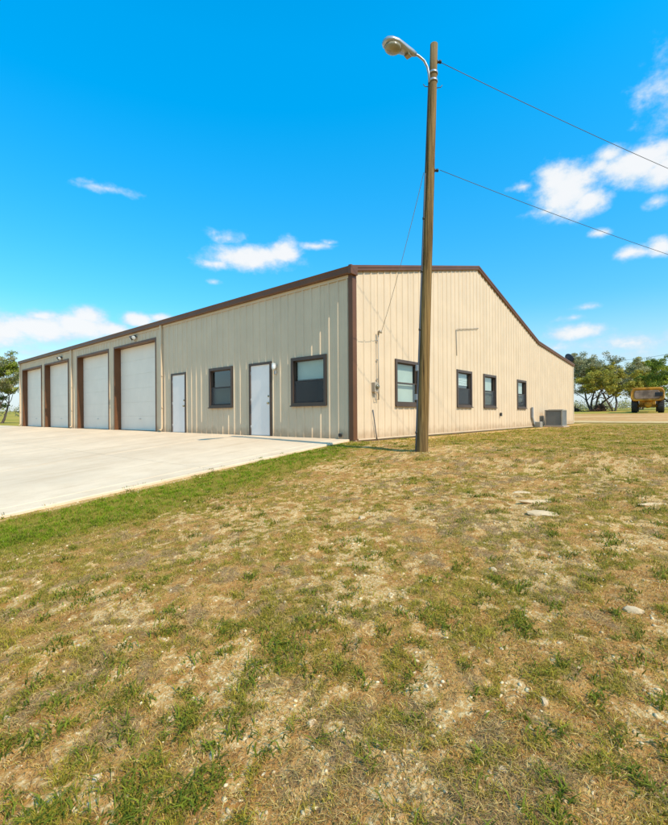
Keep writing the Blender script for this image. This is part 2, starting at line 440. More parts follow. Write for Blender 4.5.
def make_ground():
    m, t, p = new_mat('dry lawn soil'); w = worldco(t)
    a = N(t, 'ShaderNodeAttribute', attribute_name='cover'); s = N(t, 'ShaderNodeSeparateColor'); L(t, a.outputs['Color'], s.inputs[0])
    f1 = noise(t, w, 7, 6, .65); f2 = noise(t, w, 55, 6, .72); f3 = noise(t, w, 1.1, 5)
    soil = MIX(t, RANGE(t, f1, .32, .68), (.40, .17, .04), (.60, .31, .09))
    soil = MIX(t, RANGE(t, f2, .54, .70), soil, (.78, .56, .27))
    th = MIX(t, RANGE(t, f2, .3, .7), (.23, .125, .05), (.48, .30, .135))  # dark tones of thatch and turf also paint shade between the blades
    gr = MIX(t, RANGE(t, f2, .3, .7), (.16, .125, .012), (.38, .26, .04))
    k = MIX(t, RANGE(t, MATH(t, 'ADD', s.outputs[2], MATH(t, 'MULTIPLY_ADD', f1, .8, -.4)), .2, .8), soil, th)
    k = MIX(t, RANGE(t, MATH(t, 'ADD', s.outputs[0], MATH(t, 'MULTIPLY_ADD', f1, .8, -.4)), .15, .75), k, gr)
    pale = MIX(t, RANGE(t, f2, .42, .66), (.56, .28, .075), (.82, .60, .29))
    k = MIX(t, RANGE(t, MATH(t, 'ADD', s.outputs[1], MATH(t, 'MULTIPLY_ADD', f1, .7, -.35)), .35, .8), k, pale)
    # open pasture further off
    geo = N(t, 'ShaderNodeVectorMath', operation='LENGTH'); L(t, w, geo.inputs[0])
    past = MIX(t, RANGE(t, noise(t, w, .12, 5), .35, .65), (.46, .31, .06), (.30, .26, .035))
    k = MIX(t, RANGE(t, geo.outputs['Value'], 18, 34), k, past)
    L(t, k, p.inputs['Base Color']); p.inputs['Roughness'].default_value = .95; p.inputs['Specular IOR Level'].default_value = .08
    bump(t, p, MATH(t, 'ADD', f2, MATH(t, 'MULTIPLY', f1, 1.5)), .7, .02); return m
gme.materials.append(make_ground())
ground = bpy.data.objects.new('ground', gme); col.objects.link(ground); tag(ground, kind='structure')

def gz(x, y): return float(ground_z(np.array([x]), np.array([y]))[0])

# concrete apron in front of the doors: cast slabs with open joints on a bed
apron = MB()
AX0, AX1, AY0, AY1 = -15.6, 0.0, .08, 34.0
def apz(x): return SLOPE*x
apron.face([(AX0, AY0+.02, apz(AX0)-.03), (AX1-.004, AY0+.02, -.03), (AX1-.004, AY1, -.03), (AX0, AY1, apz(AX0)-.03)])
ap = apron.build('concrete_apron', M['footing']); tag(ap, kind='structure')
xs = [-15.6, -11.7, -7.8, -3.9, -.006]; ys = [AY0, AY0+.42] + list(np.linspace(AY0+.42, AY1, 9)[1:])
for i in range(4):
    for j in range(len(ys)-1):
        g = .006; x0, x1, y0, y1 = xs[i]+g, xs[i+1]-(g if i < 3 else 0), ys[j]+g, ys[j+1]-g
        mb = MB(); dz = rnd.uniform(-.002, .002)
        zt0, zt1 = SLOPE*x0+dz, SLOPE*x1+dz
        e = .012
        top = [(x0+e, y0+e, zt0+e*SLOPE), (x1-e, y0+e, zt1-e*SLOPE), (x1-e, y1-e, zt1-e*SLOPE), (x0+e, y1-e, zt0+e*SLOPE)]
        mid = [(x0, y0, zt0-e), (x1, y0, zt1-e), (x1, y1, zt1-e), (x0, y1, zt0-e)]
        bot = [(a, b, c-.11) for a, b, c in mid]
        mb.face(top)
        for r0, r1 in ((mid, top), (bot, mid)):
            for q in range(4): mb.face([r0[q], r0[(q+1) % 4], r1[(q+1) % 4], r1[q]])
        mb.build('concrete_slab', M['concrete'], ap)

# bare dirt yard beyond the end of the building
def make_dirt():
    m, t, p = new_mat('caliche dirt'); w = worldco(t)
    k = MIX(t, RANGE(t, noise(t, stretch(t, w, (.5, .12, 1)), 1.0, 6, .6), .35, .65), (.50, .24, .075), (.66, .37, .14))
    k = MIX(t, RANGE(t, noise(t, w, 2.2, 5), .5, .75), k, (.66, .44, .20))
    L(t, k, p.inputs['Base Color']); p.inputs['Roughness'].default_value = .95; p.inputs['Specular IOR Level'].default_value = .05
    bump(t, p, noise(t, w, 6, 4), .5, .03); return m
dx = np.linspace(0, 1, 26); dy = np.linspace(0, 1, 40)
DX, DY = np.meshgrid(dx, dy, indexing='ij')
YY = -45 + DY*62
X0 = 24.3 + (fbm(YY*.25, YY*0, 33, 3)-.5)*1.6 + np.clip(-YY-6, 0, 40)*.05
X1 = 45.5 + (fbm(YY*.2, YY*0+4, 34, 3)-.5)*5
XX = X0 + (X1-X0)*DX
dme = grid_mesh('dirt_yard', XX, YY, ground_z(XX, YY)+.012+.02*np.minimum(DX, 1-DX))
dme.materials.append(make_dirt()); dy_o = bpy.data.objects.new('dirt_yard', dme); col.objects.link(dy_o); tag(dy_o, kind='structure')
# pale caliche wheel track along the near side of the yard
X0b = X0[:6]*0 + np.linspace(-.2, 1.7, 6)[:, None] + X0[0][None, :] + .5
tme = grid_mesh('vehicle_track', X0b, YY[:6], ground_z(X0b, YY[:6])+.03)
tme.materials.append(make_concrete('pale caliche', (.70, .47, .19), 1.5)); tr_o = bpy.data.objects.new('vehicle_track', tme); col.objects.link(tr_o); tag(tr_o, kind='structure')

# ------------------------------------------------------------------ the steel building
bld = empty('metal_building')
tag(bld, 'long tan ribbed steel building with brown trim and four garage doors', 'building')

RIB = .3048
def profile(length):
    """(s, outward offset) along a ribbed wall sheet"""
    pts = []; k = 0
    s = 0.0
    while s < length + RIB:
        c = s + RIB/2
        for q, o in ((-.034, .001), (-.014, .027), (.014, .027), (.034, .001)): pts.append((c+q, o))
        for mrib in (.115, .19):
            for q, o in ((-.012, .0005), (0, .006), (.012, .0005)): pts.append((c+mrib+q, o))
        s += RIB
    return pts
def wall_sheets(name, length, top, openings, place, mat, z0=0.0, breaks=()):
    pts = profile(length); ps = np.array([p[0] for p in pts]); po = np.array([p[1] for p in pts])
    width = RIB*3; n = int(math.ceil(length/width))
    for i in range(n):
        a, b = i*width, min((i+1)*width, length)
        if b-a < .02: continue
        cut = sorted({round(a, 5), round(b, 5)} | {round(p, 5) for p in ps if a < p < b}
                     | {round(e, 5) for o in openings for e in o[:2] if a < e < b} | {round(e, 5) for e in breaks if a < e < b})
        mb = MB(); mb2 = MB(); split = any(ob <= a+1e-4 and oe >= b-1e-4 and zb > z0+.01 for ob, oe, zb, zt in openings)
        lap = .002 if i % 2 else 0.0
        for s0, s1 in zip(cut[:-1], cut[1:]):
            m = (s0+s1)/2; o0 = float(np.interp(s0, ps, po))+lap; o1 = float(np.interp(s1, ps, po))+lap
            spans = [(z0, None)]
            for (ob, oe, zb, zt) in openings:
                if ob < m < oe:
                    ns = []
                    for lo, hi in spans:
                        if zb > lo + 1e-4: ns.append((lo, zb))
                        ns.append((zt, hi))
                    spans = ns
            for lo, hi in spans:
                h0 = top(s0) if hi is None else hi; h1 = top(s1) if hi is None else hi
                (mb2 if split and hi is None else mb).face([place(s0, o0, lo), place(s1, o1, lo), place(s1, o1, h1), place(s0, o0, h0)])
        mb.build(name, mat, bld)
        if split: mb2.build(name, mat, bld)
def place_front(s, o, z): return (-o, s, z)
def place_gable(s, o, z): return (s, -o, z)
PEAK_X, PEAK_Z, KNEE_X, KNEE_Z, END_Z = 7.5, 6.05, 14.9, 4.17, 3.62
def roof_z(x):
    if x < PEAK_X: return EAVE + (PEAK_Z-EAVE)*x/PEAK_X
    if x < KNEE_X: return PEAK_Z + (KNEE_Z-PEAK_Z)*(x-PEAK_X)/(KNEE_X-PEAK_X)
    return KNEE_Z + (END_Z-KNEE_Z)*(x-KNEE_X)/(DEP-KNEE_X)

GDOORS = [(9.67, 13.31), (13.97, 17.61), (18.95, 22.60), (23.29, 26.94)]
GTOP = 3.56
MDOORS = [(2.965, 3.945), (7.515, 8.49)]
FWINS = [(.87, 2.10, .87, 2.125), (4.815, 6.035, .88, 2.125)]
GWINS = [(1.89, 3.11, .86, 2.10), (5.72, 6.90, .86, 2.095), (8.045, 9.245, .86, 2.095), (11.83, 13.01, .855, 2.095)]
opens_f = [(a, b, 0, GTOP) for a, b in GDOORS] + [(a, b, 0, 2.13) for a, b in MDOORS] + FWINS
wall_sheets('wall_sheet', LEN, lambda s: EAVE-.02, opens_f, place_front, M['wall'])
wall_sheets('wall_sheet', DEP, lambda s: roof_z(s)-.02, GWINS, place_gable, M['wall'], breaks=(PEAK_X, KNEE_X))
# the two far walls
mb = MB()
mb.face([(DEP, 0, 0), (DEP, LEN, 0), (DEP, LEN, END_Z-.02), (DEP, 0, END_Z-.02)]); mb.build('rear_wall', M['wall'], bld)
mb = MB()
mb.face([(0, LEN, 0), (DEP, LEN, 0), (DEP, LEN, END_Z-.02), (KNEE_X, LEN, KNEE_Z-.02), (PEAK_X, LEN, PEAK_Z-.02), (0, LEN, EAVE-.02)]); mb.build('far_gable_wall', M['wall'], bld)
# floor slab whose edge shows below the sheets
mb = MB(); mb.box((.012, .012, -.9), (DEP-.01, LEN-.01, -.004)); mb.build('foundation', M['footing'], bld)

# roof: three slopes of ribbed sheet
def roof_slope(x0, z0, x1, z1, name):
    mb = MB(); y0, y1 = -.06, LEN+.06
    n = int((y1-y0)/RIB); nx, nz_ = -(z1-z0), (x1-x0); ln = math.hypot(nx, nz_); nx, nz_ = nx/ln, nz_/ln
    ring0, ring1 = [], []
    for i in range(n+1):
        c = y0 + .03 + i*(y1-y0-.06)/n
        for q, o in ((-.03, .012), (-.012, .04), (.012, .04), (.03, .012)):
            ring0.append((x0+nx*o, c+q, z0+nz_*o)); ring1.append((x1+nx*o, c+q, z1+nz_*o))
    mb.prism(None, [ring0, ring1], closed=False); return mb.build(name, M['galv'], bld)
roof_slope(-.12, EAVE-.03, PEAK_X, PEAK_Z, 'roof_slope'); roof_slope(PEAK_X, PEAK_Z, KNEE_X+.05, KNEE_Z-.012, 'roof_slope'); roof_slope(KNEE_X, KNEE_Z, DEP+.12, END_Z-.01, 'roof_slope')
mb = MB(); mb.prism(None, [[(PEAK_X-.2, y, PEAK_Z-.05+.045), (PEAK_X, y, PEAK_Z+.055), (PEAK_X+.2, y, PEAK_Z-.005), (PEAK_X+.2, y, PEAK_Z-.02), (PEAK_X-.2, y, PEAK_Z-.03)] for y in (-.07, LEN+.07)]); mb.build('ridge_cap', M['brown'], bld)

# eave gutter on the front: an open box gutter with a rolled lip
mb = MB()
gp = [(-.004, .0), (-.012, -.155), (-.115, -.16), (-.135, -.14), (-.140, -.03), (-.158, -.012), (-.158, .006), (-.135, .002), (-.126, -.03), (-.122, -.135), (-.03, -.145), (-.02, .0)]
mb.prism(None, [[(x-.002, y, EAVE+.005+z) for x, z in gp] for y in (-.10, LEN+.08)]); mb.build('gutter', M['brown'], bld)
mb = MB(); mb.box((-.030, .0, EAVE-.235), (-.034, LEN, EAVE-.155)); mb.build('eave_trim', M['tan_trim'], bld)
# rake trim along the gable
pts = [(-.165, EAVE-.035), (PEAK_X, PEAK_Z), (KNEE_X, KNEE_Z), (DEP+.10, END_Z)]
for (xa, za), (xb, zb) in zip(pts[:-1], pts[1:]):
    mb = MB(); rings = []
    for x, z in ((xa, za), (xb, zb)):
        rings.append([(x, -.034, z-.105), (x, -.066, z-.105), (x, -.080, z-.08), (x, -.080, z-.025), (x, -.096, z-.015), (x, -.096, z+.046), (x, -.02, z+.050), (x, -.02, z-.095)])
    mb.prism(None, rings); mb.build('rake_trim', M['brown'], bld)
mb = MB(); mb.box((-.175, -.106, EAVE-.19), (.09, -.02, EAVE+.03), .008); mb.build('gutter_end_box', M['brown'], bld)
# corner trims
mb = MB(); mb.box((-.042, -.042, -.02), (.115, .0, EAVE-.14)); mb.box((-.042, .001, -.02), (-.031, .09, EAVE-.16)); mb.build('corner_trim', M['brown'], bld)
mb = MB(); mb.box((-.04, LEN-.12, .0), (-.03, LEN+.03, EAVE-.2)); mb.build('corner_trim', M['tan_trim'], bld)
mb = MB(); mb.box((DEP-.12, -.04, -.02), (DEP+.03, -.03, END_Z-.12)); mb.build('corner_trim', M['tan_trim'], bld)
# base angle under the sheets
mb = MB(); mb.box((.17, -.036, -.035), (DEP-.13, -.002, -.001)); mb.build('base_trim', M['tan_trim'], bld)
# downspouts on the front
def downspout(y, x_off=-.036, mat='tan_trim'):
    mb = MB(); w, d = .075, .06
    def ring(xc, z, tilt=0): return [(xc, y-w/2, z), (xc-d, y-w/2, z+tilt), (xc-d, y+w/2, z+tilt), (xc, y+w/2, z)]
    mb.prism(None, [ring(-.05, EAVE-.13), ring(-.05, EAVE-.20), ring(x_off, EAVE-.30), ring(x_off, .20), ring(x_off-.01, .12, -.02), ring(x_off-.08, .05, .05)])
    o = mb.build('downspout', M[mat], bld)
    for z in (.9, 2.1, 3.3):
        s = MB(); s.box((x_off-d-.003, y-w/2-.03, z), (x_off+.002, y+w/2+.03, z+.03)); s.build('strap', M[mat], o)
for y in (9.15, 18.36): downspout(y)
downspout(LEN-.06)

# garage doors: brown jamb frame set back into the wall, white sections behind it
SET = .24
for a, b in GDOORS:
    mb = MB()
    mb.box((-.040, a-.07, -.001), (SET+.06, a+.002, GTOP+.075)); mb.box((-.040, b-.002, -.001), (SET+.06, b+.07, GTOP+.075))
    mb.box((-.0385, a+.002, GTOP-.002), (SET+.06, b-.002, GTOP+.0735))
    fr = mb.build('garage_door', M['brown'], bld)
    ns = 6; h = (GTOP-.02)/ns
    secs = MB(); y0, y1 = a+.006, b-.006
    rows = 12
    secs.box((SET, y0, .008), (SET+.045, y1, h+.006), .003)
    first = secs.build('door_section', M['garage_white'], fr)
    for i in range(1, ns): share(first, 'door_section', fr, (0, 0, i*h))
    mb = MB(); mb.box((SET-.006, y0, .0), (SET+.03, y1, .012)); mb.build('bottom_seal', M['black'], fr)
    mb = MB(); mb.tube([(SET-.02, (a+b)/2-.09, .48), (SET-.035, (a+b)/2-.06, .48), (SET-.035, (a+b)/2+.06, .48), (SET-.02, (a+b)/2+.09, .48)], .01); mb.build('handle', M['galv'], fr)

# walk doors
for (a, b) in MDOORS:
    mb = MB(); y0, y1 = a+.055, b-.055
    mb.box((-.012, y0, .015), (.032, y1, 2.075), .004)
    dr = mb.build('walk_door', M['white_door'], bld)
    fr = MB()
    fr.box((-.043, a-.012, -.001), (.06, a+.052, 2.145)); fr.box((-.043, b-.052, -.001), (.06, b+.012, 2.145)); fr.box((-.0415, a+.052, 2.078), (.06, b-.052, 2.1435))
    fr.build('door_frame', M['bronze'], dr)
    th = MB(); th.box((-.03, a+.053, .0), (.05, b-.053, .013)); th.build('threshold', M['alu'], dr)
    k = MB(); k.lathe([(.0, .062), (.018, .06), (.027, .045), (.026, .03), (.012, .022), (.012, .006), (.033, .004), (.033, 0), (0, 0)], (-.012, y0+.075, .95), (-1, 0, 0)); k.build('knob', M['brass'], dr)
    k = MB(); k.lathe([(.0, .024), (.018, .024), (.024, .018), (.030, .004), (.030, 0)], (-.012, y0+.075, 1.15), (-1, 0, 0)); k.build('deadbolt', M['brass'], dr)
    for z in (.25, 1.05, 1.85):
        k = MB(); k.tube([(-.018, y1+.002, z-.05), (-.018, y1+.002, z+.05)], .008); k.build('hinge', M['alu'], dr)

# windows: brown single-hung units
def window(place, a, b, z0, z1, upper, lower, screen=False):
    """place(s, depth, z): depth counts inwards from the wall line"""
    def bx(mb, s0, s1, d0, d1, zz0, zz1):
        p = place(s0, d0, zz0); q = place(s1, d1, zz1); mb.box(p, q)
    fw = .055; mb = MB()
    bx(mb, a-.03, a+fw, -.045, .09, z0-.03, z1+.03); bx(mb, b-fw, b+.03, -.045, .09, z0-.03, z1+.03)
    bx(mb, a+fw, b-fw, -.0435, .09, z1-fw, z1+.0285); bx(mb, a+fw, b-fw, -.0435, .09, z0-.0285, z0+fw)
    w = mb.build('window', M['bronze'], bld)
    zm = (z0+z1)/2
    sl = MB(); bx(sl, a-.045, b+.045, -.075, -.0455, z0-.045, z0-.012); sl.build('sill', M['bronze'], w)
    for k, (lo, hi, d) in enumerate(((zm-.02, z1-fw, .035), (z0+fw, zm+.02, .0))):
        s = MB(); r = .032
        bx(s, a+fw, a+fw+r, d, d+.03, lo, hi); bx(s, b-fw-r, b-fw, d, d+.03, lo, hi)
        bx(s, a+fw+r, b-fw-r, d+.001, d+.029, hi-r, hi); bx(s, a+fw+r, b-fw-r, d+.001, d+.029, lo, lo+r*1.2)
        s.build('sash', M['bronze'], w)
        g = MB(); pl = [place(a+fw+r, d+.014, lo+r), place(b-fw-r, d+.014, lo+r), place(b-fw-r, d+.014, hi-r), place(a+fw+r, d+.014, hi-r)]
        g.face(pl); g.build('pane', M['glass'], w)
        if k == 1 and screen:
            g = MB(); g.face([place(a+fw, d-.012, lo), place(b-fw, d-.012, lo), place(b-fw, d-.012, hi), place(a+fw, d-.012, hi)])
            g.build('insect_screen', M['mesh'], w)
        kind, drop = (upper, lower)[k]
        if kind:
            bl = MB(); zt = hi; zb = lo if drop >= 1 else hi-(hi-lo)*drop
            if kind == 'slats':
                nn = max(2, int((zt-zb)/.05))
                for q in range(nn):
                    zc = zt - (q+.5)*(zt-zb)/nn
                    bl.face([place(a+fw, .108, zc-.022), place(b-fw, .108, zc-.022), place(b-fw, .122, zc+.024), place(a+fw, .122, zc+.024)])
                bl.build('blind', M['blind'], w)
            else:
                bl.face([place(a+fw, .13, zb), place(b-fw, .13, zb), place(b-fw, .13, zt), place(a+fw, .13, zt)]); bl.build('blind', M['curtain'], w)
    rm = MB()                                              # near-black box, paints the unlit room behind the glass
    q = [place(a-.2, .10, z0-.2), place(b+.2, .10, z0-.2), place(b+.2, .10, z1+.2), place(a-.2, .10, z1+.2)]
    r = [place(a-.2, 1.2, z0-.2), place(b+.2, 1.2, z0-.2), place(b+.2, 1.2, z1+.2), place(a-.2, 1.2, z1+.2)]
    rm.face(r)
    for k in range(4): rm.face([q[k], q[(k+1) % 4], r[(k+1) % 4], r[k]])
    rm.build('unlit_backing', M['room'], w)
def make_mesh_screen():
    m = bpy.data.materials.new('insect screen mesh'); m.use_nodes = True; t = m.node_tree; p = t.nodes['Principled BSDF']
    p.inputs['Base Color'].default_value = (.035, .034, .034, 1); p.inputs['Roughness'].default_value = .8
    tr = N(t, 'ShaderNodeBsdfTransparent'); mx = N(t, 'ShaderNodeMixShader'); mx.inputs[0].default_value = .5
    L(t, tr.outputs[0], mx.inputs[1]); L(t, p.outputs[0], mx.inputs[2]); L(t, mx.outputs[0], t.nodes['Material Output'].inputs[0]); return m
M['mesh'] = make_mesh_screen()
pf = lambda s, d, z: (d, s, z)
pg = lambda s, d, z: (s, d, z)
window(pf, *FWINS[0], ('cloth', .86), (None, 0), True)
window(pf, *FWINS[1], (None, 0), ('cloth', 1.0), True)
window(pg, *GWINS[0], ('cloth', 1.0), ('cloth', 1.0))
window(pg, *GWINS[1], ('slats', .75), (None, 0), True)
window(pg, *GWINS[2], ('cloth', 1.0), ('cloth', 1.0), True)
window(pg, *GWINS[3], ('cloth', 1.0), ('cloth', .6), True)

# flood lights above the doors
for y, z in ((11.32, 3.86), (19.9, 3.78)):
    mb = MB(); mb.lathe([(0, .05), (.05, .05), (.055, .04), (.055, 0)], (-.03, y, z), (-1, 0, 0)); fl = mb.build('flood_light', M['black'], bld)
    for s in (-1, 1):
        h = MB(); c = Vector((-.10, y+s*.09, z-.02)); d = Vector((-.65, s*.5, -.55)).normalized()
        h.tube([(-.07, y+s*.02, z), tuple(c)], .018)
        h.lathe([(0, -.07), (.035, -.07), (.055, -.02), (.095, .09), (.098, .10), (.088, .10)], c, d, 16); lh = h.build('lamp_head', M['black'], fl)
        g = MB(); g.lathe([(.088, .095), (.06, .112), (0, .118)], c, d, 16); g.build('lens', M['blind'], lh)
# jelly-jar light and bell box by the near walk door
mb = MB(); mb.box((-.075, 2.72, 1.93), (-.03, 2.82, 2.05), .006); lt = mb.build('porch_light', M['grey_box'], bld)
g = MB(); g.lathe([(.045, .0), (.055, -.02), (.055, -.11), (.04, -.15), (0, -.16)], (-.10, 2.77, 2.04), (0, 0, 1), 16); g.lathe([(0, .03), (.05, .02), (.06, .0), (.045, -.005)], (-.10, 2.77, 2.04), (0, 0, 1), 16); g.build('globe', M['blind'], lt)
mb = MB(); mb.box((-.06, 2.73, 1.76), (-.03, 2.80, 1.86), .005); mb.build('junction_box', M['grey_box'], bld)
mb = MB(); mb.box((-.085, .33, .05), (-.03, .40, .13), .01); mb.build('cleanout_cap', M['black'], bld)

# service entrance on the gable: weatherhead, conduit, meter box
mb = MB(); mb.tube([(.985, -.075, .98), (.985, -.075, 2.68)], .015, 10); cd = mb.build('service_conduit', M['meter'], bld)
for z in (1.5, 2.0, 2.5):
    s = MB(); s.box((.945, -.055, z), (1.025, -.03, z+.025)); s.build('clamp', M['galv'], cd)
mb = MB(); mb.tube([(.985, -.075, 2.66), (.985, -.085, 2.74), (.985, -.13, 2.76), (.985, -.17, 2.70)], [.022, .030, .033, .026], 10); mb.build('weatherhead', M['meter'], cd)
mb = MB(); mb.box((.745, -.13, 1.17), (.905, -.03, 1.42), .01); mt = mb.build('meter_box', M['meter'], bld)
g = MB(); g.lathe([(0, .06), (.045, .06), (.055, .045), (.06, 0)], (.825, -.13, 1.31), (0, -1, 0), 20); g.build('meter', M['lens'], mt)
mb = MB(); mb.tube([(.93, -.07, 1.22), (.985, -.07, 1.12), (.985, -.07, 1.0), (.86, -.06, .96), (.82, -.07, 1.14)], .012, 6); mb.build('cable', M['grey_cable'], bld)
mb = MB(); mb.tube([(.76, -.05, .72), (.80, -.055, .5), (.87, -.05, .2), (.93, -.06, -.07)], .013, 6); mb.build('ground_wire', M['cable'], bld)
# telephone lead hung on the wall
mb = MB(); mb.tube([(5.66, -.045, 2.58), (5.645, -.045, 3.0), (5.63, -.045, 3.46), (5.70, -.045, 3.49), (6.6, -.045, 3.63), (7.5, -.045, 3.78)], .012, 6); mb.build('wall_cable', M['grey_cable'], bld)
mb = MB(); mb.box((9.65, -.09, .50), (9.77, -.03, .64), .008); mb.build('outlet_box', M['ac_dark'], bld)
# refrigerant line cover beside the condenser
mb = MB(); mb.prism(None, [[(13.72+q, y, z) for q, y in ((0, -.04), (.13, -.04), (.13, -.11), (0, -.11))] for z in (.42, .90)])
mb.prism(None, [[(13.72+dx_+q, y, z) for q, y in ((0, -.04), (.13, -.04), (.13, -.11), (0, -.11))] for dx_, z in ((0, .42), (.28, .06))]); mb.build('line_cover', M['grey_box'], bld)
mb = MB(); mb.box((14.05, -.36, -.09), (14.45, -.05, .20), .03); mb.build('disconnect_box', M['ac'], bld)

# ------------------------------------------------------------------ air conditioner
ac = empty('air_conditioner', (15.5, -.68, -.08)); tag(ac, 'grey beige louvred air conditioner unit on a pad by the gable wall', 'air conditioner')
mb = MB(); mb.box((-.62, -.55, -.03), (.62, .5, .06), .01); mb.build('pad', M['footing'], ac)
mb = MB(); mb.box((-.46, -.41, .08), (.46, .41, .84)); mb.build('coil', M['ac_dark'], ac)
mb = MB()
for sx in (-1, 1):
    for sy in (-1, 1): mb.box((sx*.43, sy*.38, .06), (sx*.50, sy*.45, .88))
mb.box((-.505, -.455, .06), (.505, .455, .12)); mb.box((-.505, -.455, .84), (.505, .455, .90), .01); mb.build('cabinet', M['ac'], ac)
lv = MB(); lv.face([(-.42, -.452, .0), (.42, -.452, .0), (.42, -.425, .028), (-.42, -.425, .028)]); lv.face([(-.482, -.36, .0), (-.482, .36, .0), (-.465, .36, .028), (-.465, -.36, .028)])
first = lv.build('louvre', M['ac'], ac, (0, 0, .135))
for i in range(1, 17): share(first, 'louvre', ac, (0, 0, .135+i*.041))
mb = MB()
for r in (.12, .22, .32, .38): mb.lathe([(r-.006, .912), (r+.006, .912), (r+.006, .90)], (0, 0, 0), n=24)
for k in range(8): a = k*math.pi/8; mb.tube([(math.cos(a)*.38, math.sin(a)*.38, .91), (-math.cos(a)*.38, -math.sin(a)*.38, .91)], .006, 5)
mb.build('fan_grille', M['black'], ac)
ac.scale = (.88, .88, .95)

# ------------------------------------------------------------------ satellite dish on the low roof end
sx_, sy_, sz_ = 21.95, -.0, END_Z+.06
dish = empty('satellite_dish', (DEP-.05, .35, END_Z+.03)); tag(dish, 'small dark satellite dish on the low end of the roof', 'satellite dish')
mb = MB(); mb.tube([(0, 0, 0), (0, 0, .18), (.05, -.05, .30)], .022, 8); mb.box((-.09, -.09, -.01), (.09, .09, .012)); mb.build('mast', M['grey_box'], dish)
dd = Vector((.75, -.45, .5)).normalized(); c0 = Vector((.10, -.10, .38))
mb = MB(); mb.lathe([(0, 0), (.12, .012), (.24, .05), (.32, .09), (.325, .085), (.24, .04), (.12, .002), (0, -.01)], c0, dd, 28); mb.build('reflector', paint('dark dish paint', (.045, .05, .055), .5, .2, .3), dish)
mb = MB(); e0 = c0 + dd*.42 + Vector((0, 0, -.12)); mb.tube([tuple(c0 + Vector((0, 0, -.25))), tuple(e0)], .012, 6); mb.lathe([(0, -.05), (.03, -.05), (.04, .03), (0, .04)], e0, -dd, 12); mb.build('feed_arm', M['grey_box'], dish)

# ------------------------------------------------------------------ utility pole with street lamp
PB = Vector((-1.02, -2.46, gz(-1.02, -2.46)))
PT = Vector((-.84, -2.665, 7.60))
pole = empty('utility_pole', PB); tag(pole, 'tall leaning wooden utility pole with a cobra-head lamp before the building corner', 'utility pole')
def pp(z):
    t = (z-PB.z)/(PT.z-PB.z); p = PB + (PT-PB)*t; return Vector((p.x + math.sin(t*3)*.012, p.y + math.sin(t*4)*.010, z)) - PB
mb = MB(); zs = [PB.z-.4] + list(np.linspace(PB.z, PT.z, 16)); prev = None
mb.tube([pp(z) for z in zs], [.120] + [.113-.042*i/15 + rnd.uniform(-.002, .002) for i in range(16)], 20); mb.build('post', M['wood'], pole)
lf = -RT                                              # side of the post the conduit runs on
def side(z, off, ang=0.0):
    d = lf*math.cos(ang) - FW*math.sin(ang); t = (z-PB.z)/(PT.z-PB.z); return pp(z) + d*(.113-.042*t+off)
mb = MB(); mb.tube([side(z, .012, .25) for z in (PB.z-.1, .4, .9, 1.5, 2.4, 3.4, 4.4, 5.15)] , .016, 8); cn = mb.build('conduit', M['cable'], pole)
mb = MB(); mb.tube([side(z, .008, .1) for z in np.linspace(5.1, 6.95, 8)], .011, 6); mb.build('lamp_cable', M['cable'], pole)
for z in (1.47, .92):
    q = side(z, .03, .15); mb = MB(); mb.box(q-Vector((.026, .026, .055)), q+Vector((.026, .026, .055)), .006); mb.build('junction_box', M['grey_box'], pole)
for z in (.25, 2.2, 3.3, 4.3):
    q = side(z, .012, .25); mb = MB(); mb.tube([q+Vector((0, 0, -.02)), q+Vector((0, 0, .02))], .024, 8); mb.build('strap', M['ac_dark'], pole)
# lamp arm, bracket and head
ad = Vector((-.88, .475, 0)).normalized()
base = pp(7.02) + ad*.095
def arm(s, h): return base + ad*s + Vector((0, 0, h))
mb = MB(); mb.tube([arm(-.02, -.16), arm(.0, .0), arm(.03, .12), arm(.10, .22), arm(.22, .275), arm(.30, .287), arm(.40, .29)], [.022, .022, .022, .022, .022, .022, .022], 10); la = mb.build('lamp_arm', M['alu'], pole)
for z in (6.90, 7.05):
    q = pp(z); mb = MB(); mb.lathe([(.079, -.02), (.088, -.02), (.088, .02), (.079, .02)], q, (0, 0, 1), 20); mb.build('bracket', M['galv'], pole)
hb = arm(.28, .285); side_v = Vector((-ad.y, ad.x, 0))
mb = MB(); rings = []
for s, w, zt, zb in ((0, .04, .035, -.035), (.08, .065, .06, -.055), (.20, .09, .085, -.07), (.30, .115, .105, -.05), (.42, .15, .115, -.045), (.54, .15, .105, -.045), (.63, .115, .08, -.045), (.68, .05, .03, -.04)):
    ring = []
    for k in range(16):
        a = 2*math.pi*k/16; cx, cz_ = math.cos(a), math.sin(a)
        ring.append(hb + ad*s + side_v*(w*cx) + Vector((0, 0, (zt if cz_ > 0 else -zb)*cz_ + s*.06)))
    rings.append(ring)
mb.prism(None, rings); hd = mb.build('lamp_head', M['alu'], pole); hd.data.polygons.foreach_set('use_smooth', [True]*len(hd.data.polygons))
lc = hb + ad*.48 + Vector((0, 0, -.012))
mb = MB(); rings = []
for r, z in ((.148, .0), (.14, -.035), (.11, -.065), (.05, -.085), (.005, -.09)):
    rings.append([lc + ad*(r*1.12*math.cos(2*math.pi*k/20)) + side_v*(r*.95*math.sin(2*math.pi*k/20)) + Vector((0, 0, z)) for k in range(20)])
mb.prism(None, rings); ln_ = mb.build('lens', M['lens'], hd); ln_.data.polygons.foreach_set('use_smooth', [True]*len(ln_.data.polygons))
mb = MB(); q = hb + ad*.17 + Vector((0, 0, -.075)); mb.box(q-Vector((.05, .05, .02)), q+Vector((.05, .05, .02)), .01); mb.build('ballast_door', M['brass'], hd)
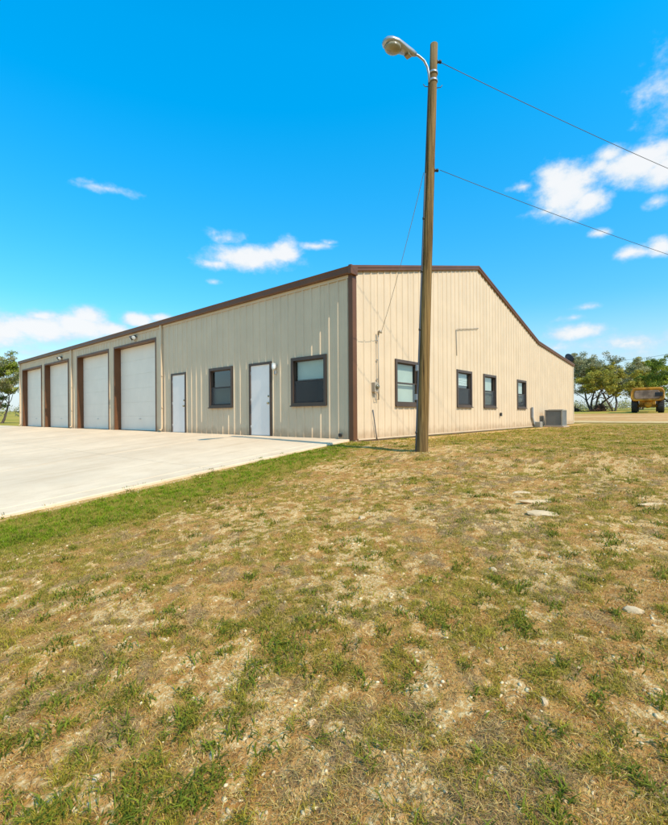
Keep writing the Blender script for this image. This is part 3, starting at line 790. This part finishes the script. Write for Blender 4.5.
# insulator knobs and hooks
rs = RT
for z, off in ((7.27, rs*.10), (5.22, rs*.11)):
    q = pp(z)+off; mb = MB(); mb.lathe([(.015, -.05), (.03, -.045), (.03, -.01), (.018, 0), (.03, .01), (.03, .045), (.015, .05)], q, rs, 12); mb.tube([pp(z), q], .010, 6); mb.build('insulator', M['black'], pole)
for z, d in ((6.78, rs), (6.80, lf)):
    mb = MB(); q = pp(z); mb.tube([q+d*.07, q+d*.15+Vector((0, 0, .01)), q+d*.18+Vector((0, 0, .05))], .008, 6); mb.build('hook', M['cable'], pole)

# ------------------------------------------------------------------ wires
def wire(name, label, a, b, sag, r, mat='cable', n=24, cat='wire', group=None):
    a, b = Vector(a), Vector(b); mb = MB(); pts = []
    for i in range(n+1):
        t = i/n; p = a + (b-a)*t; pts.append(p - Vector((0, 0, sag*4*t*(1-t))))
    mb.tube(pts, r, 5); o = mb.build(name, M[mat]); return tag(o, label, cat, group)
w1a = Vector((-.762, -2.755, 7.269)); w1d = Vector((5.125, -5.837, 6.887))-w1a
wire('power_line', 'upper black wire running off from the top of the wooden pole', w1a, w1a + w1d*4.2 + Vector((0, 0, .55)), .60, .0062, n=40)
w2a = Vector((-.77, -2.745, 5.222)); w2d = Vector((5.116, -5.827, 4.754))-w2a
wire('power_line', 'lower black wire leaving the wooden pole at half height', w2a, w2a + w2d*4.2 + Vector((0, 0, .9)), .68, .0056, n=40)
wire('service_drop', 'thin grey service cable from the pole down to the conduit on the gable', PB + side(5.2, .03, -.2), (.985, -.16, 2.70), .12, .0055, 'grey_cable')
wire('power_line', 'far thin wire above the oaks and the yellow machine', (115, 12.5, 13.2), (55.5, -5.4, 7.75), .35, .022)

# ------------------------------------------------------------------ yellow machine beyond the yard
mx_, my_ = 47.9, -1.42
mach = empty('earthmover', (mx_, my_, gz(mx_, my_))); tag(mach, 'weathered yellow earthmover with big black tyres parked beyond the dirt yard', 'earthmover')
hd_ = math.atan2(mx_-CAM.x, -(my_-CAM.y))
mach.scale = (.88, .88, .93)
mach.rotation_euler = (0, 0, math.atan2(my_-CAM.y, mx_-CAM.x) - math.pi/2)   # its tail faces the yard
def rrect(w, h, r, n=5):
    p = []
    for cx, cy, a0 in ((w/2-r, h/2-r, 0), (-w/2+r, h/2-r, 90), (-w/2+r, -h/2+r, 180), (w/2-r, -h/2+r, 270)):
        for k in range(n+1): a = R_(a0 + 90*k/n); p.append((cx+r*math.cos(a), cy+r*math.sin(a)))
    return p
mb = MB()                                             # bowl: a flared rounded box
rings = []
for y, w, h, zc in ((-1.35, 2.55, .9, 2.0), (-1.45, 3.1, 1.3, 2.02), (-1.25, 3.25, 1.45, 2.02), (1.6, 3.1, 1.35, 2.0), (1.75, 2.9, 1.2, 2.0)):
    rings.append([(x, y, zc+z) for x, z in rrect(w, h, .42)])
mb.prism(None, rings); bw = mb.build('bowl', M['yellow'], mach)
mb = MB(); rings = [[(x-.03, y, 1.98+z) for x, z in rrect(w, h, .26)] for y, w, h in ((-1.352, 2.5, .98), (-1.47, 2.36, .84))]; mb.prism(None, rings); mb.build('tail_plate', M['steel_rust'], bw)
mb = MB(); mb.box((.72, -1.50, 1.78), (1.45, -1.36, 2.22), .06); mb.build('dark_opening', M['black'], bw)  # black block standing in for a dark opening in the tail
mb = MB(); mb.box((-1.5, -1.3, 2.68), (1.5, -1.1, 2.80), .04); mb.build('top_rail', M['yellow'], bw)
def wheel(x, y, r=.74, w=.62):
    t = MB(); t.lathe([(.36, -w/2+.05), (.45, -w/2), (r-.12, -w/2), (r-.03, -w/2+.07), (r, -w/2+.15), (r, w/2-.15), (r-.03, w/2-.07), (r-.12, w/2), (.45, w/2), (.36, w/2-.05)], (x, y, r), (1, 0, 0), 28)
    for k in range(22):
        a = 2*math.pi*k/22; c, s = math.cos(a), math.sin(a)
        for sg in (-1, 1):
            p0 = Vector((x+sg*.03, y+c*(r+.0), r+s*(r+.0))); a2 = a+.12; p1 = Vector((x+sg*w*.46, y+math.cos(a2)*(r-.02), r+math.sin(a2)*(r-.02))); t.tube([p0, p1], .03, 4, smooth=False)
    o = t.build('wheel', M['rubber'], mach)
    h = MB(); h.lathe([(0, -.10), (.12, -.10), (.14, -.05), (.30, -.06), (.37, -w/2+.06)], (x, y, r), (1, 0, 0), 20); h.lathe([(0, .10), (.12, .10), (.14, .05), (.30, .06), (.37, w/2-.06)], (x, y, r), (1, 0, 0), 20); h.build('rim', M['yellow'], o)
wheel(-1.25, -.35); wheel(1.30, -.35); wheel(-1.2, 5.0); wheel(1.2, 5.0)
mb = MB(); mb.lathe([(.0, -.45), (.28, -.42), (.42, -.2), (.46, .1), (.40, .5), (.2, .8)], (.05, -.6, .98), (0, 1, 0), 20); mb.tube([(-1.2, -.35, .75), (1.2, -.35, .75)], .14, 10); mb.box((-.5, -.9, 1.05), (.55, .2, 1.45), .05); mb.build('axle', M['yellow'], mach)
mb = MB(); mb.tube([(0, 1.6, 1.7), (0, 2.6, 2.1), (0, 3.6, 1.5)], .2, 8); mb.box((-.85, 3.7, .8), (.85, 6.6, 1.7), .08); mb.build('tractor_frame', M['yellow'], mach)

# ------------------------------------------------------------------ trees
def leaf_mesh(name, pos, size, colr, lrng):
    n = len(pos)
    a = lrng.normal(size=(n, 3)); a /= np.linalg.norm(a, axis=1, keepdims=True)
    b = np.cross(a, lrng.normal(size=(n, 3))); b /= np.linalg.norm(b, axis=1, keepdims=True)
    s = (size*.85*lrng.uniform(.5, 1.35, n))[:, None]
    co = np.stack([pos-a*s*.5, pos+b*s*.28-a*s*.05, pos+a*s*.5, pos-b*s*.28+a*s*.05], 1).reshape(-1, 3)
    me = bpy.data.meshes.new(name); raw_mesh(me, co, np.arange(4*n).reshape(-1, 4)); tint(me, np.repeat(colr, 4, 0)); me.materials.append(M['leaf']); return me
def tree(name, label, base, height, spread, stems, cols, seed, leaf=.20, per=150, low=.35, group='oaks beyond the building'):
    tr = random.Random(seed); lr = np.random.default_rng(seed)
    root = empty(name, base); tag(root, label, 'tree', group)
    tb = MB(); tips = []
    def limb(p, d, ln, r, lev):
        pts = [Vector(p)]; d = Vector(d).normalized(); rr = [r]; steps = 4
        for i in range(steps):
            d = (d + Vector((tr.gauss(0, .22), tr.gauss(0, .22), tr.gauss(.03, .15)))).normalized()
            pts.append(pts[-1] + d*ln/steps); rr.append(r*(1-.55*(i+1)/steps))
        tb.tube(pts, rr, 7 if lev < 2 else 5, caps=False)
        if lev >= 3: tips.append(pts[-1]); tips.append(pts[2]); return
        kids = (4, 4, 3)[lev]
        for k in range(kids):
            q = pts[-1] if k == 0 else pts[tr.choice((2, 3, 4))]
            a = tr.uniform(0, 2*math.pi); o = Vector((math.cos(a), math.sin(a), tr.uniform(-.15, .55)))
            nd = (d*.55 + o*.75).normalized(); limb(q, nd, ln*tr.uniform(.58, .8), rr[-1]*tr.uniform(.65, .85), lev+1)
        if lev == 2: tips.append(pts[-1])
    for k in range(stems):
        a = 2*math.pi*k/stems + tr.uniform(-.4, .4); lean = .28 if stems > 1 else .06
        bx_, by_ = math.cos(a)*.18*(stems > 1), math.sin(a)*.18*(stems > 1)
        limb((bx_, by_, -.2), (math.cos(a)*lean*2, math.sin(a)*lean*2, 1), height*.36, .17*height/8/(1 if stems < 3 else 1.15), 0)
    P = np.array([tuple(t) for t in tips])
    # scale the limbs to the wanted height and spread
    zt = np.percentile(P[:, 2], 97); rt = np.percentile(np.hypot(P[:, 0], P[:, 1]), 92)
    kz, kr = (height-.4)/zt, spread/rt
    def fit(v):
        f = min(1, max(0, v[2]/(height*.18))); kk = 1+(kr-1)*f
        return (v[0]*kk, v[1]*kk, v[2]*kz)
    tb.v = [fit(v) for v in tb.v]; tips = np.array([fit(t) for t in P])
    tips = tips[tips[:, 2] > height*low*lr.uniform(.75, 1.3, len(tips))]
    tb.build('trunk', M['bark'], root)
    allp, allc = [], []
    c0 = np.array(cols)
    for t in tips:
        m = int(per*tr.uniform(.4, 1.5)); rad = tr.uniform(.32, .78)*height/8
        p = lr.normal(size=(m, 3)); p /= np.linalg.norm(p, axis=1, keepdims=True); p *= (lr.uniform(0, 1, m)**.5)[:, None]*rad
        p[:, 2] *= .6; allp.append(p+t)
        k = lr.uniform(0, 1); base_c = c0[tr.randrange(len(c0))]
        allc.append(base_c*(lr.uniform(.7, 1.3, m)[:, None])*(.8+.4*k))
    pos = np.concatenate(allp); cc = np.concatenate(allc)
    o = bpy.data.objects.new('crown', leaf_mesh('crown', pos, leaf, cc, lr)); col.objects.link(o); o.parent = root
    return root
GREY = [(.31, .29, .13), (.39, .35, .165), (.24, .23, .10)]
OLIVE = [(.42, .35, .05), (.50, .40, .06), (.31, .275, .045)]
GREEN = [(.26, .30, .035), (.36, .38, .045), (.18, .22, .03)]
def TB(x, y): return (x, y, gz(x, y))
tree('oak_tree', 'grey-green spreading oak close behind the end of the gable', TB(62.4, 6.1), 7.9, 4.6, 4, GREY, 3, .20, 130, .13)
tree('oak_tree', 'olive oak with one dark trunk between the grey oak and the machine', TB(57.2, 2.9), 6.0, 3.6, 2, OLIVE, 8, .19, 150, .22)
tree('oak_tree', 'bright green oak at the picture edge behind the yellow machine', TB(73.6, -3.0), 8.0, 5.6, 3, GREEN, 14, .21, 180, .12)
tree('oak_tree', 'hazy olive oak farthest back, above the yellow machine', TB(86, 3.1), 8.6, 4.2, 3, OLIVE, 23, .22, 150, .16)
tree('oak_tree', 'green oak standing past the far garage door', TB(3.9, 51.5), 6.9, 3.3, 3, GREEN+GREY, 31, .18, 170, .10)
tree('oak_tree', 'second oak beyond the apron, cut by the picture edge', TB(1.4, 58.0), 7.0, 3.4, 2, GREY+GREEN, 37, .2, 160, .12)

# far scrub on the skyline: reads as one mass
sp = []; sc = []
lr = np.random.default_rng(4)
for k in range(520):
    a = R_(lr.uniform(-18, 110)); d = lr.uniform(130, 330)
    x, y = CAM.x+math.cos(a)*d, CAM.y+math.sin(a)*d; h = lr.uniform(1.5, 5.0); m = 70
    p = lr.normal(size=(m, 3))*np.array([1.7, 1.7, .38*h])*.7 + np.array([x, y, gz(x, y)+h*.42])
    sp.append(p); sc.append(np.array(GREY[k % 3])*lr.uniform(.7, 1.2)*lr.uniform(.7, 1.3, m)[:, None])
o = bpy.data.objects.new('distant_scrub', leaf_mesh('distant_scrub', np.concatenate(sp), .8, np.concatenate(sc), lr)); col.objects.link(o)
tag(o, 'low grey-green scrub along the far edge of the pasture', 'scrub', kind='stuff')

# brush pile at the foot of the oaks
def brush(loc, label, w, h, seed):
    br = random.Random(seed); mb = MB()
    for k in range(150):
        a = br.uniform(0, 6.28); r = abs(br.gauss(0, w*.4)); z = max(.03, h*(1-r/w)*br.random())
        c = Vector((math.cos(a)*r, math.sin(a)*r, z)); d = Vector((br.gauss(0, 1), br.gauss(0, 1), br.gauss(0, .35))).normalized()*br.uniform(.3, .75)
        mb.tube([c-d, c+Vector((0, 0, .06)), c+d], [.035, .04, .015], 5)
    o = mb.build('brush_pile', M['twig'], None, loc); tag(o, label, 'brush pile')
brush(TB(57.6, 4.55), 'reddish brown brush pile between the two oak trunks', 1.25, .95, 2)
brush(TB(60.0, 8.2), 'low dark brush heap next to the gable end, under the grey oak', 1.4, .6, 5)

# ------------------------------------------------------------------ lawn: blades, straw, stones
def in_view(x, y, margin=1.12):
    d = (x-CAM.x)*FW.x + (y-CAM.y)*FW.y; r = (x-CAM.x)*RT.x + (y-CAM.y)*RT.y
    return d, r, (d > .9) & (np.abs(r) < (.76*margin*d+.35))
def scatter(n, d0, d1, power=1.0):
    """points over the wedge of lawn in front of the camera and a margin to each side, denser nearby"""
    u = rng.uniform(0, 1, n); d = d0*(d1/d0)**u if power == 0 else (d0**power + u*(d1**power-d0**power))**(1/power)
    r = rng.uniform(-1, 1, n)*(.85*d+.4)
    x = CAM.x + d*FW.x + r*RT.x; y = CAM.y + d*FW.y + r*RT.y
    return x, y, d
def on_lawn(x, y):
    out = (y < .09 + (fbm(x*5, y*0+3, 71, 3)-.5)*.28 - np.abs(rng.normal(0, .04, len(x)))) | (x > DEP+.3)
    near_wall = (x > -.05) & (x < DEP+.3) & (y > -.10)
    yard = (x > 24.0) & (x < 46)
    return out & ~near_wall & ~yard
def blades(x, y, h, w, lean, c, name, mat, flat=0.0):
    n = len(x); z = np.where((y > .085) & (x < 0), SLOPE*x, ground_z(x, y)) - .006
    a = rng.uniform(0, 2*math.pi, n); la = rng.uniform(0, 2*math.pi, n)
    sx, sy = np.cos(a)*w*.5, np.sin(a)*w*.5
    l1 = lean*rng.uniform(.3, .8, n); l2 = lean*rng.uniform(.9, 1.6, n)
    m = np.stack([x+np.cos(la)*l1*h*.45, y+np.sin(la)*l1*h*.45, z+h*.55*(1-flat)+flat*.012], -1)
    tp = np.stack([x+np.cos(la)*l2*h, y+np.sin(la)*l2*h, z+h*np.clip(1-.25*l2, .2, 1)*(1-flat)+flat*rng.uniform(.004, .02, n)], -1)
    b = np.stack([x, y, z], -1); s = np.stack([sx, sy, sx*0], -1)
    co = np.stack([b-s, b+s, m+s*.8, m-s*.8, tp], 1).reshape(-1, 3)
    i = np.arange(n)[:, None]*5
    tri = np.concatenate([i+np.array([[0, 1, 2]]), i+np.array([[0, 2, 3]]), i+np.array([[3, 2, 4]])], 1).reshape(-1, 3)
    me = bpy.data.meshes.new(name); raw_mesh(me, co, tri)
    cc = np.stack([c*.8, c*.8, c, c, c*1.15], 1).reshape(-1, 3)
    tint(me, cc); me.materials.append(mat)
    o = bpy.data.objects.new(name, me); col.objects.link(o); return o
def tufts(nt, d0, d1, power, per, rad):
    x, y, d = scatter(nt, d0, d1, power); k = np.repeat(np.arange(nt), per)
    rr = rad*(.6+.05*d)[k]
    return x[k]+rng.normal(0, 1, len(k))*rr, y[k]+rng.normal(0, 1, len(k))*rr, d[k], k

# green grass in tufts
x, y, d, k = tufts(42000, 1.0, 24, 0, 13, .026)
g_, b_, t_ = lawn_masks(x, y); keep = (rng.uniform(0, 1, len(x)) < np.clip(g_*1.2 - .08, 0, 1)*(1-.75*b_)) & on_lawn(x, y)
x, y, d, k = x[keep], y[keep], d[keep], k[keep]; g_ = g_[keep]; n = len(x)
tv = np.random.default_rng(3).uniform(0, 1, 42000)[k]
lushk = np.clip((g_-.55)/.4, 0, 1)
A = np.array([.31, .265, .020]); B = np.array([.215, .30, .010]); Cc = np.array([.50, .36, .045])
mixv = np.clip(.15 + .85*lushk + (tv-.5)*.7, 0, 1)[:, None]
cg = np.where(mixv < .5, Cc+(A-Cc)*mixv*2, A+(B-A)*(mixv-.5)*2)*rng.uniform(.75, 1.3, n)[:, None]
h = (.013+.034*g_+.016*tv)*rng.uniform(.5, 1.25, n); w = np.maximum(.0034, .00085*d)
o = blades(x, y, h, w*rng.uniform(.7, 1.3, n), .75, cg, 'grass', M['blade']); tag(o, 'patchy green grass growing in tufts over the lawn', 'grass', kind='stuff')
n_green = n
# straw: dry standing and flattened blades
x, y, d, k = tufts(52000, 1.0, 24, 0, 10, .05)
g_, b_, t_ = lawn_masks(x, y); keep = (rng.uniform(0, 1, len(x)) < np.clip(.54+.5*t_-.60*b_-.45*np.clip(g_-.6, 0, 1)*2, 0, 1)) & on_lawn(x, y)
x, y, d, k = x[keep], y[keep], d[keep], k[keep]; t_ = t_[keep]; n = len(x)
pal = np.array([(.66, .42, .115), (.50, .29, .08), (.34, .185, .07), (.80, .57, .20), (.21, .11, .045), (.56, .345, .065)])
cs_ = pal[np.minimum((rng.uniform(0, 1, n)**1.1*6).astype(int), 5)]*rng.uniform(.7, 1.2, n)[:, None]
cs_ = cs_*(1-.28*t_)[:, None] + np.array([.44, .28, .12])*(.25*t_)[:, None]
h = rng.uniform(.012, .045, n); w = np.maximum(.0026, .0008*d)
o = blades(x, y, h, w*rng.uniform(.7, 1.3, n), 1.0, cs_, 'dry_grass', M['straw'], .45); tag(o, 'dry straw-coloured thatch matted over the lawn', 'dry grass', kind='stuff')
# broad-leaved weeds: rosettes of short wide blades
x, y, d, k = tufts(1500, 1.1, 12, 0, 34, .05)
cx_, cy_, _ = None, None, None
g_, b_, t_ = lawn_masks(x, y); keep = on_lawn(x, y) & (np.random.default_rng(9).uniform(0, 1, 1500)[k] < .42) & (g_ > .15)
x, y, d, k = x[keep], y[keep], d[keep], k[keep]; n = len(x)
cw = np.array([.19, .21, .014])*rng.uniform(.6, 1.3, n)[:, None]*np.array([1, 1, 1.2])
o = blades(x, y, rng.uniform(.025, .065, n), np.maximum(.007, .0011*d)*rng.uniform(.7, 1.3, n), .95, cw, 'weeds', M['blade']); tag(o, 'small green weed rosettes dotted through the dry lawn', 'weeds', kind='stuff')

# limestone chips in the bare patches
def stone_mesh(seed, flat=.6, sub=1):
    bm = bmesh.new(); bmesh.ops.create_icosphere(bm, subdivisions=sub, radius=.5); r2 = random.Random(seed)
    cuts = [(Vector((r2.gauss(0, 1), r2.gauss(0, 1), r2.gauss(0, 1))).normalized(), r2.uniform(.28, .46)) for _ in range(7)]
    for v in bm.verts:
        for nrm, dd_ in cuts:
            q = v.co.dot(nrm)
            if q > dd_: v.co -= nrm*(q-dd_)
        v.co *= r2.uniform(.93, 1.07); v.co.z *= flat
    bmesh.ops.triangulate(bm, faces=bm.faces[:]); return bm
bm = stone_mesh(1, .65, 1); sv = np.array([tuple(v.co) for v in bm.verts]); bm.verts.index_update(); sf = np.array([[v.index for v in f.verts] for f in bm.faces]); bm.free()
x, y, d = scatter(34000, 1.0, 16, 0)
g_, b_, t_ = lawn_masks(x, y)
verge = (y > -.22)                                         # chips along the broken edge of the concrete
keep = on_lawn(x, y) & ((rng.uniform(0, 1, len(x)) < np.clip(b_*.6+.02, 0, 1)) | (verge & (rng.uniform(0, 1, len(x)) < .5)))
x, y, d = x[keep], y[keep], d[keep]; n = len(x)
sz = .006 + .022*rng.uniform(0, 1, n)**4 + .0012*d; z = np.where((y > .085) & (x < 0), SLOPE*x, ground_z(x, y))+sz*.02
ang = rng.uniform(0, 6.28, n); ca, sa = np.cos(ang), np.sin(ang); asp = rng.uniform(.6, 1.4, n)
V = sv[None]*sz[:, None, None]; V = V*np.stack([asp, 1/asp, np.ones(n)], -1)[:, None, :]
X = V[..., 0]*ca[:, None]-V[..., 1]*sa[:, None]+x[:, None]; Y = V[..., 0]*sa[:, None]+V[..., 1]*ca[:, None]+y[:, None]; Z = V[..., 2]+z[:, None]
co = np.stack([X, Y, Z], -1).reshape(-1, 3); fc = (sf[None]+(np.arange(n)*len(sv))[:, None, None]).reshape(-1, 3)
me = bpy.data.meshes.new('gravel'); raw_mesh(me, co, fc)
pc = np.array([(.72, .52, .27), (.58, .37, .16), (.78, .60, .34), (.48, .28, .11)])[rng.integers(0, 4, n)]*rng.uniform(.75, 1.1, n)[:, None]
tint(me, np.repeat(pc, len(sv), 0)); me.materials.append(M['pebble'])
o = bpy.data.objects.new('gravel', me); col.objects.link(o); tag(o, 'small pale limestone chips scattered in the bare soil', 'gravel', kind='stuff')

# larger limestone pieces, each one a thing: x, y, length, width, height, turn, label
STONES = [(-3.86, -5.40, .36, .20, .05, -50, 'largest flat pale stone slab half sunk in the lawn'),
          (-3.47, -5.26, .44, .09, .045, -49, 'long thin pale stone slab just behind the largest slab'),
          (-3.15, -4.98, .22, .10, .04, -45, 'small flat stone behind the two sunken slabs'),
          (-4.77, -3.87, .11, .08, .05, 20, 'pale stone alone on the grass below the pole'),
          (-5.29, -5.45, .09, .06, .05, 70, 'white stone beside a dark green weed in mid lawn'),
          (-5.44, -6.30, .13, .07, .05, -60, 'white angular stone near the picture edge in the bare patch'),
          (-3.10, -6.20, .40, .09, .04, -40, 'pale streak of flat stone at the edge of the lawn'),
          (-7.44, -4.84, .040, .035, .03, 10, 'small round white stone in the lower lawn, by a weed tuft'),
          (-7.44, -5.16, .065, .04, .03, 50, 'white stone beside orange soil in the lower lawn, wider than the round one'),
          (-7.09, -5.36, .05, .04, .03, 0, 'pale stone on orange soil low in the middle of the lawn'),
          (-7.76, -4.89, .05, .04, .03, 35, 'chalky stone lowest among the scattered stones of the lawn corner'),
          (-7.90, -4.25, .045, .035, .025, 80, 'pale stone by the lower picture edge corner'),
          (-6.45, -6.10, .07, .04, .03, 15, 'tan pebble-like stone below the bare patch'),
          (-6.88, -6.08, .045, .035, .025, 60, 'buff stone near the bottom beside a weed clump')]
for i, (x, y, lx, ly, hz, rot, lab) in enumerate(STONES):
    bm = stone_mesh(50+i, 1.0, 2); mb = MB()
    for v in bm.verts: v.co = Vector((v.co.x*lx*1.1, v.co.y*ly*1.1, v.co.z*hz*1.5))
    mb.add(bm); bm.free(); o = mb.build('stone', M['stone'], None, (x, y, gz(x, y)-hz*.25)); o.rotation_euler = (R_(rnd.uniform(-5, 5)), R_(5.2), R_(rot))
    tag(o, lab, 'stone', 'pale stones lying in the lawn')
print('blades', n_green, 'objects', len(bpy.data.objects))
